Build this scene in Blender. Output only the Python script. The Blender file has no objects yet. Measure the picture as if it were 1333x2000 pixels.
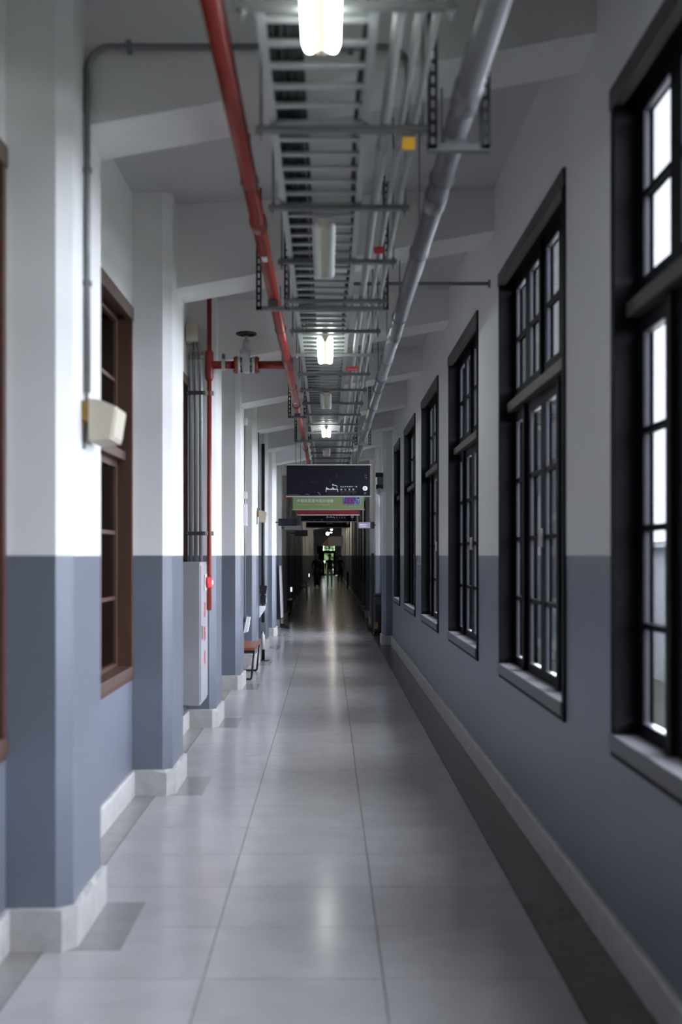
import bpy, bmesh, math, random
from math import pi, sin, cos, radians
from mathutils import Vector, Matrix

SC = bpy.context.scene
COL = SC.collection
rnd = random.Random(7)

# ------------------------------------------------------------------ camera
H = 1.65                       # eye height, also the height of the paint line
F = 2222.0                     # focal length in pixels of the 1333x2000 frame
cd = bpy.data.cameras.new('camera')
cd.sensor_fit = 'VERTICAL'; cd.sensor_height = 36.0; cd.sensor_width = 24.0
cd.lens = 40.0
cd.shift_x = 25.5/2000; cd.shift_y = 85/2000
cd.clip_start = 0.05; cd.clip_end = 400
cd.dof.use_dof = True; cd.dof.focus_distance = 19.0; cd.dof.aperture_fstop = 1.7
cam = bpy.data.objects.new('camera', cd); COL.objects.link(cam)
cam.location = (0, 0, H); cam.rotation_euler = (pi/2, 0, 0)
SC.camera = cam

# ------------------------------------------------------------------ sky and exposure
SKY = 68.0
w = bpy.data.worlds.new('overcast_sky'); SC.world = w; w.use_nodes = True
bg = w.node_tree.nodes['Background']
bg.inputs['Color'].default_value = (0.84, 0.90, 1.04, 1)
bg.inputs['Strength'].default_value = SKY
SC.view_settings.view_transform = 'Standard'
SC.view_settings.look = 'None'
SC.view_settings.gamma = 1.0
SC.view_settings.use_curve_mapping = False
SC.view_settings.exposure = 0.06
SC.cycles.max_bounces = 10; SC.cycles.diffuse_bounces = 6; SC.cycles.glossy_bounces = 4
SC.cycles.transparent_max_bounces = 12
SC.cycles.caustics_reflective = False; SC.cycles.caustics_refractive = False
SC.cycles.use_denoising = True
SC.cycles.sample_clamp_indirect = 6.0
LAMP = 16.0                     # radiance of a lit fluorescent diffuser

# ------------------------------------------------------------------ materials
MATS = {}
def mat(name, col, rough=0.6, metal=0.0, spec=0.5, noise=0.0, nscale=8.0, bump=0.0, bscale=40.0, rand=0.0, stretch=None):
    m = bpy.data.materials.new(name); m.use_nodes = True
    nt = m.node_tree; b = nt.nodes['Principled BSDF']
    b.inputs['Roughness'].default_value = rough
    b.inputs['Metallic'].default_value = metal
    b.inputs['Specular IOR Level'].default_value = spec
    b.inputs['Base Color'].default_value = (*col, 1)
    tc = None
    if noise or bump:
        tc = nt.nodes.new('ShaderNodeNewGeometry')
        src = tc.outputs['Position']
        if stretch:
            mp = nt.nodes.new('ShaderNodeMapping'); mp.inputs['Scale'].default_value = stretch
            nt.links.new(src, mp.inputs['Vector']); src = mp.outputs['Vector']
    last = None
    if noise:
        n = nt.nodes.new('ShaderNodeTexNoise'); n.inputs['Scale'].default_value = nscale
        n.inputs['Detail'].default_value = 6; n.inputs['Roughness'].default_value = 0.62
        nt.links.new(src, n.inputs['Vector'])
        r = nt.nodes.new('ShaderNodeMapRange')
        r.inputs['From Min'].default_value = 0.25; r.inputs['From Max'].default_value = 0.75
        r.inputs['To Min'].default_value = 1-noise; r.inputs['To Max'].default_value = 1+noise
        nt.links.new(n.outputs['Fac'], r.inputs['Value']); last = r.outputs['Result']
    if rand:
        oi = nt.nodes.new('ShaderNodeObjectInfo')
        r2 = nt.nodes.new('ShaderNodeMapRange')
        r2.inputs['To Min'].default_value = 1-rand; r2.inputs['To Max'].default_value = 1+rand
        nt.links.new(oi.outputs['Random'], r2.inputs['Value'])
        if last is None: last = r2.outputs['Result']
        else:
            mm = nt.nodes.new('ShaderNodeMath'); mm.operation = 'MULTIPLY'
            nt.links.new(last, mm.inputs[0]); nt.links.new(r2.outputs['Result'], mm.inputs[1]); last = mm.outputs[0]
    if last is not None:
        vm = nt.nodes.new('ShaderNodeVectorMath'); vm.operation = 'SCALE'
        vm.inputs[0].default_value = col
        nt.links.new(last, vm.inputs['Scale']); nt.links.new(vm.outputs['Vector'], b.inputs['Base Color'])
    if bump:
        n2 = nt.nodes.new('ShaderNodeTexNoise'); n2.inputs['Scale'].default_value = bscale
        n2.inputs['Detail'].default_value = 4
        nt.links.new(src, n2.inputs['Vector'])
        bp = nt.nodes.new('ShaderNodeBump'); bp.inputs['Strength'].default_value = bump; bp.inputs['Distance'].default_value = 0.01
        nt.links.new(n2.outputs['Fac'], bp.inputs['Height']); nt.links.new(bp.outputs['Normal'], b.inputs['Normal'])
    MATS[name] = m
    return m
def emit(name, col, strength):
    m = bpy.data.materials.new(name); m.use_nodes = True
    nt = m.node_tree; nt.nodes.remove(nt.nodes['Principled BSDF'])
    e = nt.nodes.new('ShaderNodeEmission'); e.inputs['Color'].default_value = (*col, 1); e.inputs['Strength'].default_value = strength
    nt.links.new(e.outputs[0], nt.nodes['Material Output'].inputs['Surface'])
    return m
def glass(name, film):  # film strength is set to hold the bright sky down in the panes
    """window glass with an added film that dims the sky: what passes falls off with the slant of the view through the film"""
    m = bpy.data.materials.new(name); m.use_nodes = True
    nt = m.node_tree; nt.nodes.remove(nt.nodes['Principled BSDF'])
    def math_(op, a, b=None):
        n = nt.nodes.new('ShaderNodeMath'); n.operation = op
        for k, v in enumerate((a, b)):
            if v is None: continue
            if isinstance(v, (int, float)): n.inputs[k].default_value = v
            else: nt.links.new(v, n.inputs[k])
        return n.outputs[0]
    ge = nt.nodes.new('ShaderNodeNewGeometry')
    dt = nt.nodes.new('ShaderNodeVectorMath'); dt.operation = 'DOT_PRODUCT'
    nt.links.new(ge.outputs['Normal'], dt.inputs[0]); nt.links.new(ge.outputs['Incoming'], dt.inputs[1])
    cosn = math_('MAXIMUM', math_('ABSOLUTE', dt.outputs['Value']), 0.03)
    tr_ = math_('POWER', math.sqrt(film), math_('DIVIDE', 1.0, cosn))
    t = nt.nodes.new('ShaderNodeBsdfTransparent'); nt.links.new(tr_, t.inputs['Color'])
    g = nt.nodes.new('ShaderNodeBsdfGlossy'); g.inputs['Roughness'].default_value = 0.05
    f = nt.nodes.new('ShaderNodeFresnel'); f.inputs['IOR'].default_value = 1.45
    mx = nt.nodes.new('ShaderNodeMixShader')
    nt.links.new(math_('MULTIPLY', f.outputs[0], math_('SUBTRACT', 1.0, ge.outputs['Backfacing'])), mx.inputs[0])
    nt.links.new(t.outputs[0], mx.inputs[1]); nt.links.new(g.outputs[0], mx.inputs[2])
    nt.links.new(mx.outputs[0], nt.nodes['Material Output'].inputs['Surface'])
    return m

WHITE = mat('white_wall_paint', (0.82, 0.82, 0.805), 0.65, noise=0.025, nscale=1.6, bump=0.06, bscale=30)
DADO = mat('blue_grey_enamel', (0.152, 0.168, 0.204), 0.36, spec=0.5, noise=0.04, nscale=2.0, bump=0.03, bscale=25)
CEIL = mat('ceiling_paint', (0.56, 0.56, 0.56), 0.75, noise=0.03, nscale=1.2)
PLINTH = mat('worn_terrazzo_plinth', (0.46, 0.45, 0.435), 0.55, noise=0.16, nscale=14, bump=0.12, bscale=50)
TILE = mat('polished_terrazzo', (0.40, 0.385, 0.385), 0.17, spec=0.5, noise=0.10, nscale=3.5, rand=0.045, bump=0.012, bscale=7)
BORDERL = mat('grey_terrazzo_border', (0.25, 0.24, 0.23), 0.2, noise=0.12, nscale=9)
BORDER = mat('shaded_terrazzo_border', (0.09, 0.082, 0.066), 0.24, noise=0.16, nscale=9)  # right border: shade under the sills is put into its dark colour
GROUT = mat('joint_mortar', (0.25, 0.22, 0.18), 0.8)
BLACKWOOD = mat('black_painted_timber', (0.004, 0.0042, 0.006), 0.6, spec=0.12, noise=0.2, nscale=20, stretch=(1, 1, 0.15))
DARKCASE = mat('dark_grey_timber', (0.045, 0.042, 0.043), 0.5, noise=0.15, nscale=20)
SILLM = mat('grey_painted_sill', (0.13, 0.13, 0.14), 0.5, noise=0.08, nscale=12)
BRASS = mat('worn_metal_fitting', (0.5, 0.48, 0.42), 0.35, 0.9)
BROWN = mat('brown_timber', (0.075, 0.036, 0.022), 0.42, noise=0.3, nscale=14, stretch=(1, 1, 0.12))
BROWN2 = mat('light_brown_timber', (0.085, 0.048, 0.034), 0.45, noise=0.25, nscale=14, stretch=(1, 1, 0.12))
GLASS = glass('dimmed_window_glass', 0.37)  # slanted dimming added to darken the farther windows
DIMDOOR = glass('dimmed_door_glass', 0.055)  # darkened to keep the sky behind the end door low
LESSDIM = glass('less_dimmed_glass', 0.50)  # dims less, to brighten the pillar past the last window
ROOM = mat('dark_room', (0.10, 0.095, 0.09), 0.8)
GALV = mat('galvanised_steel', (0.50, 0.52, 0.52), 0.42, 0.65, noise=0.08, nscale=25)
STRUT = mat('dull_grey_steel', (0.20, 0.205, 0.205), 0.5, 0.5, noise=0.1, nscale=25)
SLOT = mat('dark_slotted_angle', (0.045, 0.047, 0.05), 0.55, 0.4)
REDP = mat('red_pipe_paint', (0.235, 0.024, 0.016), 0.36, noise=0.14, nscale=9)
GREYP = mat('grey_plastic_pipe', (0.14, 0.14, 0.15), 0.30, noise=0.07, nscale=9)
CONDUIT = mat('grey_conduit', (0.30, 0.31, 0.31), 0.4, 0.35, noise=0.08, nscale=20)
CABLE = mat('black_cable', (0.010, 0.012, 0.012), 0.5)
CABLEG = mat('green_cable', (0.01, 0.09, 0.07), 0.5)
IRON = mat('black_cast_iron', (0.012, 0.012, 0.013), 0.5)
VALVE = mat('silver_valve_paint', (0.58, 0.59, 0.59), 0.42, 0.35, noise=0.12, nscale=30)
CREAM = mat('cream_plastic', (0.58, 0.53, 0.42), 0.5)
OCHRE = mat('ochre_plywood', (0.30, 0.17, 0.03), 0.6, noise=0.2, nscale=30)
DIFFUSER = mat('unlit_tube_diffuser', (0.60, 0.61, 0.58), 0.35)
LAMPON = emit('lit_tube', (0.92, 1.0, 0.96), LAMP)
LAMPFAR = emit('lit_warm_tube', (1.0, 0.90, 0.72), 22.0)
LAMPADDED = emit('added_dim_tube', (1.0, 0.96, 0.88), 5.0)  # for the unseen lamps added behind the signs
WHITEP = mat('white_plastic', (0.75, 0.75, 0.74), 0.4)
YELLOW = mat('yellow_tag', (0.62, 0.33, 0.015), 0.5)
REDTAG = mat('red_plate', (0.42, 0.03, 0.03), 0.45)
CABINET = mat('grey_enamel_cabinet', (0.33, 0.33, 0.345), 0.38, noise=0.03, nscale=5)
REDGLOW = emit('red_beacon_glow', (1.0, 0.05, 0.06), 2.2)
PINKGLOW = emit('red_beacon_core', (1.0, 0.72, 0.70), 3.0)
SEAT = mat('red_brown_bench_plank', (0.24, 0.075, 0.038), 0.35, noise=0.25, nscale=12, stretch=(1, 0.15, 1))
BLACKM = mat('black_powder_coat', (0.014, 0.014, 0.017), 0.4)
BLACKG = mat('black_gloss_plastic', (0.016, 0.017, 0.019), 0.22)
SIGNBLK = mat('black_sign_face', (0.008, 0.008, 0.013), 0.5, spec=0.15)
SIGNGRY = mat('faint_grey_print', (0.020, 0.020, 0.026), 0.5, spec=0.15)
SIGNGRN = mat('green_sign_face', (0.24, 0.31, 0.125), 0.5, noise=0.12, nscale=3)
SIGNRED = mat('red_sign_face', (0.10, 0.006, 0.010), 0.5, spec=0.2)
SIGNGREY = mat('grey_sign_face', (0.24, 0.24, 0.245), 0.4)
SIGNVIO = emit('lit_blade_sign_face', (0.42, 0.42, 0.62), 0.62)
PRINT = mat('white_print', (0.82, 0.82, 0.82), 0.5)
PRINTG = mat('grey_print', (0.30, 0.30, 0.32), 0.5)
PRINTC = mat('pale_cyan_print', (0.45, 0.66, 0.66), 0.5)
PRINTGR = mat('pale_green_print', (0.55, 0.66, 0.38), 0.5)
BLUE = mat('blue_readout_panel', (0.045, 0.065, 0.25), 0.4)
BLUEL = mat('pale_blue_readout_frame', (0.34, 0.42, 0.62), 0.4)
REDINK = mat('red_lettering', (0.55, 0.03, 0.05), 0.5)
REDLED = emit('red_digits', (0.9, 0.03, 0.08), 0.55)
ALU = mat('silver_rail', (0.62, 0.62, 0.62), 0.35, 0.6)
PAPER = mat('white_paper', (0.86, 0.86, 0.85), 0.7)
FACADE = mat('pale_render_facade', (0.70, 0.71, 0.72), 0.9, noise=0.06, nscale=0.6)
WINGM = mat('dark_render_wall', (0.36, 0.40, 0.46), 0.9, noise=0.1, nscale=1.0)
EARTH = mat('courtyard_ground', (0.15, 0.155, 0.13), 0.95, noise=0.25, nscale=0.7)
LEAF = mat('leaf_green', (0.10, 0.22, 0.04), 0.6, noise=0.35, nscale=1.5)
BARK = mat('bark', (0.08, 0.06, 0.045), 0.9, noise=0.3, nscale=6)
SKIN = mat('skin', (0.38, 0.22, 0.15), 0.5)
HAIR = mat('black_hair', (0.01, 0.009, 0.008), 0.5)
NAVY = mat('black_cloth', (0.010, 0.010, 0.014), 0.8)
PALECLOTH = mat('pale_grey_trousers', (0.42, 0.44, 0.48), 0.8)
SHOE = mat('dark_brown_shoes', (0.03, 0.02, 0.012), 0.5)
VIOLETLAMP = emit('violet_white_lamp', (0.95, 0.70, 1.0), 12.0)
NIGHT = emit('small_white_light', (0.85, 1.0, 1.0), 2.2)
NAVYBAN = mat('navy_banner', (0.012, 0.03, 0.07), 0.6)
PINKST = mat('rose_stripe', (0.45, 0.12, 0.13), 0.6)
GREYBAN = mat('grey_banner', (0.20, 0.19, 0.21), 0.6)

# ------------------------------------------------------------------ mesh helpers
class MB:
    def __init__(s): s.v = []; s.f = []; s.m = []; s.mats = []; s.sm = []
    def mi(s, m):
        if m not in s.mats: s.mats.append(m)
        return s.mats.index(m)
    def face(s, pts, m, smooth=False):
        n = len(s.v); s.v += [tuple(p) for p in pts]; s.f.append(tuple(range(n, n+len(pts)))); s.m.append(s.mi(m)); s.sm.append(smooth)
    def box(s, x0, x1, y0, y1, z0, z1, m, bev=0.0):
        if x0 > x1: x0, x1 = x1, x0
        if y0 > y1: y0, y1 = y1, y0
        if z0 > z1: z0, z1 = z1, z0
        if bev > 0:
            b = min(bev, (x1-x0)*.45, (y1-y0)*.45, (z1-z0)*.45)
            bm = bmesh.new(); bmesh.ops.create_cube(bm, size=1)
            for v in bm.verts:
                v.co = Vector(((x0+x1)/2+v.co.x*(x1-x0), (y0+y1)/2+v.co.y*(y1-y0), (z0+z1)/2+v.co.z*(z1-z0)))
            bmesh.ops.bevel(bm, geom=bm.edges[:], offset=b, segments=2, affect='EDGES', profile=0.6)
            s.bm(bm, m); return s
        n = len(s.v); i = s.mi(m)
        s.v += [(x0,y0,z0),(x1,y0,z0),(x1,y1,z0),(x0,y1,z0),(x0,y0,z1),(x1,y0,z1),(x1,y1,z1),(x0,y1,z1)]
        for q in ((0,3,2,1),(4,5,6,7),(0,1,5,4),(1,2,6,5),(2,3,7,6),(3,0,4,7)):
            s.f.append(tuple(n+k for k in q)); s.m.append(i); s.sm.append(False)
        return s
    def bm(s, bm, m, smooth=False, M=None):
        n = len(s.v); i = s.mi(m)
        bm.verts.index_update()
        for v in bm.verts: s.v.append(tuple(M @ v.co if M else v.co))
        for f in bm.faces: s.f.append(tuple(n+v.index for v in f.verts)); s.m.append(i); s.sm.append(smooth)
        bm.free(); return s
    def tube(s, pts, r, m, seg=12, caps=True, radii=None):
        pts = [Vector(p) for p in pts]; n0 = len(s.v); i = s.mi(m); k = len(pts)
        t0 = (pts[1]-pts[0]).normalized()
        a = Vector((0,0,1)) if abs(t0.z) < .9 else Vector((1,0,0))
        nrm = (a - t0*a.dot(t0)).normalized()
        for j, p in enumerate(pts):
            t = ((pts[min(j+1,k-1)]-p).normalized() + (p-pts[max(j-1,0)]).normalized())
            t = t.normalized() if t.length > 1e-6 else t0
            nrm = (nrm - t*nrm.dot(t)).normalized(); b = t.cross(nrm)
            rr = radii[j] if radii else r
            for q in range(seg):
                an = 2*pi*q/seg; s.v.append(tuple(p + (nrm*cos(an)+b*sin(an))*rr))
        for j in range(k-1):
            for q in range(seg):
                a0 = n0+j*seg+q; a1 = n0+j*seg+(q+1)%seg
                s.f.append((a0,a1,a1+seg,a0+seg)); s.m.append(i); s.sm.append(True)
        if caps:
            s.f.append(tuple(n0+q for q in reversed(range(seg)))); s.m.append(i); s.sm.append(False)
            s.f.append(tuple(n0+(k-1)*seg+q for q in range(seg))); s.m.append(i); s.sm.append(False)
        return s
    def prism(s, prof, axis, a0, a1, m, smooth=False):
        """prof: list of 2-D points; extruded along axis ('x': (y,z), 'y': (x,z), 'z': (x,y))."""
        def P(p, a): return {'x': (a,p[0],p[1]), 'y': (p[0],a,p[1]), 'z': (p[0],p[1],a)}[axis]
        n = len(s.v); k = len(prof); i = s.mi(m)
        s.v += [P(p,a0) for p in prof] + [P(p,a1) for p in prof]
        for q in range(k):
            s.f.append((n+q, n+(q+1)%k, n+k+(q+1)%k, n+k+q)); s.m.append(i); s.sm.append(smooth)
        s.f.append(tuple(n+q for q in reversed(range(k)))); s.m.append(i); s.sm.append(False)
        s.f.append(tuple(n+k+q for q in range(k))); s.m.append(i); s.sm.append(False)
        return s
    def mesh(s, name):
        me = bpy.data.meshes.new(name); me.from_pydata(s.v, [], s.f)
        for m in s.mats: me.materials.append(m)
        me.polygons.foreach_set('material_index', s.m); me.polygons.foreach_set('use_smooth', s.sm)
        bm = bmesh.new(); bm.from_mesh(me); bmesh.ops.recalc_face_normals(bm, faces=bm.faces); bm.to_mesh(me); bm.free()
        me.update(); return me
    def build(s, name, parent=None, loc=None):
        return obj(name, s.mesh(name), parent, loc)

def obj(name, me, parent=None, loc=None):
    o = bpy.data.objects.new(name, me); COL.objects.link(o)
    if parent is not None: o.parent = parent
    if loc is not None: o.location = loc
    return o
def tag(o, label=None, cat=None, group=None, kind=None):
    if label: o['label'] = label
    if cat: o['category'] = cat
    if group: o['group'] = group
    if kind: o['kind'] = kind
    return o
def thing(name, label, cat, loc=(0,0,0), rz=0, group=None):
    o = bpy.data.objects.new(name, None); COL.objects.link(o); o.empty_display_size = .1
    o.location = loc; o.rotation_euler = (0,0,rz)
    return tag(o, label, cat, group)
def copy_tree(o, parent=None):
    c = o.copy(); COL.objects.link(c); c.parent = parent
    for ch in o.children: copy_tree(ch, c)
    return c
def struct(o): o['kind'] = 'structure'; return o
ORD = ['first','second','third','fourth','fifth','sixth','seventh','eighth','ninth','tenth','eleventh','twelfth','thirteenth','fourteenth',
       'fifteenth','sixteenth','seventeenth','eighteenth','nineteenth','twentieth','twenty-first','twenty-second']
def arc(c, a, b, r, n=6):
    """quarter bend centred c from direction a to direction b"""
    c = Vector(c); a = Vector(a); b = Vector(b)
    return [tuple(c + a*r*cos(t*pi/2/n) + b*r*sin(t*pi/2/n)) for t in range(n+1)]

def wall_grid(name, x_in, x_out, y0, y1, z1, openings, zsplit=H, mlow=DADO, mup=WHITE, mout=FACADE):
    """A wall in the plane x = const with rectangular openings (ya, yb, za, zb)."""
    ys = sorted({y0, y1, *[o[0] for o in openings], *[o[1] for o in openings]})
    zs = sorted({0.0, zsplit, z1, *[o[2] for o in openings], *[o[3] for o in openings]})
    def is_open(yc, zc): return any(o[0] < yc < o[1] and o[2] < zc < o[3] for o in openings)
    B = MB(); ny, nz = len(ys)-1, len(zs)-1
    full = [[not is_open((ys[i]+ys[i+1])/2, (zs[j]+zs[j+1])/2) for j in range(nz)] for i in range(ny)]
    for i in range(ny):
        for j in range(nz):
            if not full[i][j]: continue
            a, b, c, d = ys[i], ys[i+1], zs[j], zs[j+1]
            m = mlow if d <= zsplit+1e-6 else mup
            B.face([(x_in,a,c),(x_in,b,c),(x_in,b,d),(x_in,a,d)], m)
            B.face([(x_out,a,c),(x_out,a,d),(x_out,b,d),(x_out,b,c)], mout)
            for (di, dj, q) in ((-1,0,[(a,c),(a,d)]),(1,0,[(b,c),(b,d)]),(0,-1,[(a,c),(b,c)]),(0,1,[(a,d),(b,d)])):
                ii, jj = i+di, j+dj
                if 0 <= ii < ny and 0 <= jj < nz and full[ii][jj]: continue
                (p, r), (s_, t) = q
                B.face([(x_in,p,r),(x_in,s_,t),(x_out,s_,t),(x_out,p,r)], m)
    me = bpy.data.meshes.new(name); me.from_pydata(B.v, [], B.f)
    for m in B.mats: me.materials.append(m)
    me.polygons.foreach_set('material_index', B.m)
    bm = bmesh.new(); bm.from_mesh(me); bmesh.ops.remove_doubles(bm, verts=bm.verts, dist=1e-5)
    bmesh.ops.recalc_face_normals(bm, faces=bm.faces); bm.to_mesh(me); bm.free()
    return struct(obj(name, me))

# ------------------------------------------------------------------ the shell
XL, XR = -1.35, 1.19
Y0, Y1 = -7.0, 95.0
PER = 3.075
PIL = [4.76 + PER*i for i in range(-3, 30) if 4.76+PER*i < Y1-1.5]   # fronts of the pillars on the left
PD = 0.67
ZC = lambda x: H + 2.495 + (x-XL)*(0.125/(XR-XL))                    # ceiling height

# floor: bed, terrazzo slabs, borders
bed = struct(MB().box(-4.8, 1.5, Y0-.3, Y1+.25, -.30, -.012, GROUT).build('floor'))
TX = [-1.19, -.488, .215, .918]; TW = .703; TP = .617; TY0 = 4.438
tile_mesh = MB().box(-TW/2+.0022, TW/2-.0022, -TP/2+.0022, TP/2-.0022, -.02, 0, TILE, bev=.0015).mesh('tile')
for r in range(-2, 19):
    for c in range(3):
        obj('tile', tile_mesh, bed, (TX[c]+TW/2, TY0+(r+.5)*TP, 0))
B = MB()
rows = [r for r in range(int((Y0-TY0)/TP), int((Y1-TY0)/TP)) if not -2 <= r < 19]
for r in rows:
    for c in range(3):
        x = TX[c]; y = TY0+r*TP
        B.box(x+.0022, x+TW-.0022, y+.0022, y+TP-.0022, -.02, 0, TILE)
o = B.build('far_tiles', bed); o['kind'] = 'stuff'
MB().box(.920, XR, Y0, Y1, -.02, 0, BORDER).build('border_strip', bed)
for i in range(len(PIL)-1):
    MB().box(XL, -1.192, PIL[i]+PD, PIL[i+1], -.02, 0, BORDERL).build('border_strip', bed)
for p in PIL:
    MB().box(-1.15, -.868, p-.01, p+PD-.02, -.02, .0012, BORDERL).build('border_patch', bed)

# ceiling
B = MB(); B.prism([(XL-.3, ZC(XL-.3)), (XR+.4, ZC(XR+.4)), (XR+.4, ZC(XR+.4)+.25), (XL-.3, ZC(XL-.3)+.25)], 'y', Y0-.3, Y1+.3, CEIL)
struct(B.build('ceiling'))

# right wall with its windows
RW = [(2.57, 4.745), (5.68, 7.86), (8.985, 11.15), (12.22, 14.38), (15.45, 17.63), (18.72, 20.35), (21.78, 24.12)]
WZ0, WZ1 = .815, 3.585
opens = [(a, b, WZ0, WZ1) for a, b in RW]
wall_grid('wall_right', XR, XR+.15, Y0, Y1, ZC(XR)+.05, opens)

# left wall with its windows
LW = [(PIL[i]+PD+.03, PIL[i+1]-.02) for i in range(0, 8)]
LZ0, LZ1 = .80, 3.345
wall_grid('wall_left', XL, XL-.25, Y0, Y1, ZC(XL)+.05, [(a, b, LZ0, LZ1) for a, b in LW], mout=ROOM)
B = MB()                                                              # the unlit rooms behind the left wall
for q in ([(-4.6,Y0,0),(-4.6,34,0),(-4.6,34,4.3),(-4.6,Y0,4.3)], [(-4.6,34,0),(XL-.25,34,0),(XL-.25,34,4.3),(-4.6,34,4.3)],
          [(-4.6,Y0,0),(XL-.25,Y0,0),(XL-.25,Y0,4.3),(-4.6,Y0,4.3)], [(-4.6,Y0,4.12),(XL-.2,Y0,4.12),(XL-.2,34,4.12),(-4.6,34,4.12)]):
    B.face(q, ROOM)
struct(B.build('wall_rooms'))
# wall behind the camera
struct(MB().box(XL-.25, XR+.3, Y0-.2, Y0, 0, H, DADO).box(XL-.25, XR+.3, Y0-.2, Y0, H, 4.6, WHITE).build('wall_back'))

# baseboards with a worn upper edge
def worn_strip(x_face, x_wall, y0, y1, z, step=.09, amp=.006):
    B = MB(); n = max(2, int((y1-y0)/step)); pr = None; i0 = B.mi(PLINTH)
    for k in range(n+1):
        y = y0+(y1-y0)*k/n; zz = z + rnd.uniform(-amp, amp*.4); xx = x_face + (x_wall-x_face)*.18*rnd.random()
        cur = [(x_face,y,0), (x_face,y,zz-.012), (xx+(x_wall-x_face)*.2,y,zz), (x_wall,y,zz)]
        if pr:
            for q in range(3): B.face([pr[q], cur[q], cur[q+1], pr[q+1]], PLINTH)
        pr = cur
    B.face([(x_face,y0,0),(x_face,y0,z-.012),(x_wall,y0,z),(x_wall,y0,0)], PLINTH)
    return B
struct(worn_strip(XR-.027, XR+.002, Y0, 21.02, .165).build('baseboard_right'))
for i in range(len(PIL)-1):
    if i > 9: break
    struct(worn_strip(XL+.024, XL-.002, PIL[i]+PD, PIL[i+1], .17).build('baseboard_left'))

# pillars: chamfered plaster piers with a worn plinth
def pillar_profile(side, depth, xface, xwall, ch, front):
    s_ = side
    return [(xwall, front), (xface - s_*ch, front), (xface, front+ch), (xface, front+depth-ch*.5), (xface-s_*ch*.5, front+depth), (xwall, front+depth)]
def make_pillar(side, xface, xwall, y, name):
    prof = pillar_profile(side, PD, xface, xwall, .06, 0)
    top = 4.35
    B = MB(); B.prism(prof, 'z', .1, H, DADO); B.prism(prof, 'z', H, top, WHITE)
    p = struct(B.build(name, None, (0, y, 0)))
    b = MB(); e = .026; pp = pillar_profile(side, PD+2*e-.01, xface+side*e, xwall, .055, -e)
    # plinth ring with a chipped top edge
    ring = []
    for k in range(len(pp)-1):
        a, c = Vector(pp[k]), Vector(pp[k+1]); n = max(1, int((c-a).length/.07))
        ring += [a+(c-a)*j/n for j in range(n)]
    ring.append(Vector(pp[-1]))
    cen = Vector((xwall, PD/2)); tops = []
    for q in ring:
        tops.append((q.x, q.y, .172 + rnd.uniform(-.022, .004)*(rnd.random() < .45)))
    for k in range(len(ring)-1):
        a, c = ring[k], ring[k+1]; ta, tc = tops[k], tops[k+1]
        ia, ic = a+(cen-a).normalized()*.03, c+(cen-c).normalized()*.03
        b.face([(a.x,a.y,0),(c.x,c.y,0),tc,ta], PLINTH)
        b.face([ta, tc, (ic.x,ic.y,.176), (ia.x,ia.y,.176)], PLINTH)
    b.build('plinth', p)
    return p
for y in PIL:
    make_pillar(1, -1.08, XL-.02, y, 'pillar')
RPIL = [21.05] + [24.2 + PER*i for i in range(0, 24) if 24.2+PER*i < Y1-1]
for y in RPIL:
    make_pillar(-1, 1.02, XR+.02, y, 'pillar')

# beams with a sloping soffit, one at each pillar
SOF = lambda x: H + 1.885 + .182*(x+1.08)
for y in PIL:
    ya, yb = y+.29, y+PD+.0
    B = MB(); ch = .09
    xs = (XL-.02, XR+.02)
    def ring(yy, dz): return [(x, yy, SOF(x)+dz) for x in xs]
    f0 = ring(ya, .022); f1 = ring(ya+ch, 0); f2 = ring(yb, 0)
    t0 = [(x, ya, ZC(x)+.05) for x in xs]; t2 = [(x, yb, ZC(x)+.05) for x in xs]
    for a, b_ in ((t0,f0),(f0,f1),(f1,f2),(f2,t2),(t2,t0)):
        B.face([a[0],a[1],b_[1],b_[0]], WHITE)
    for k in (0,1): B.face([t0[k],f0[k],f1[k],f2[k],t2[k]], WHITE)
    struct(B.build('beam'))

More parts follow.
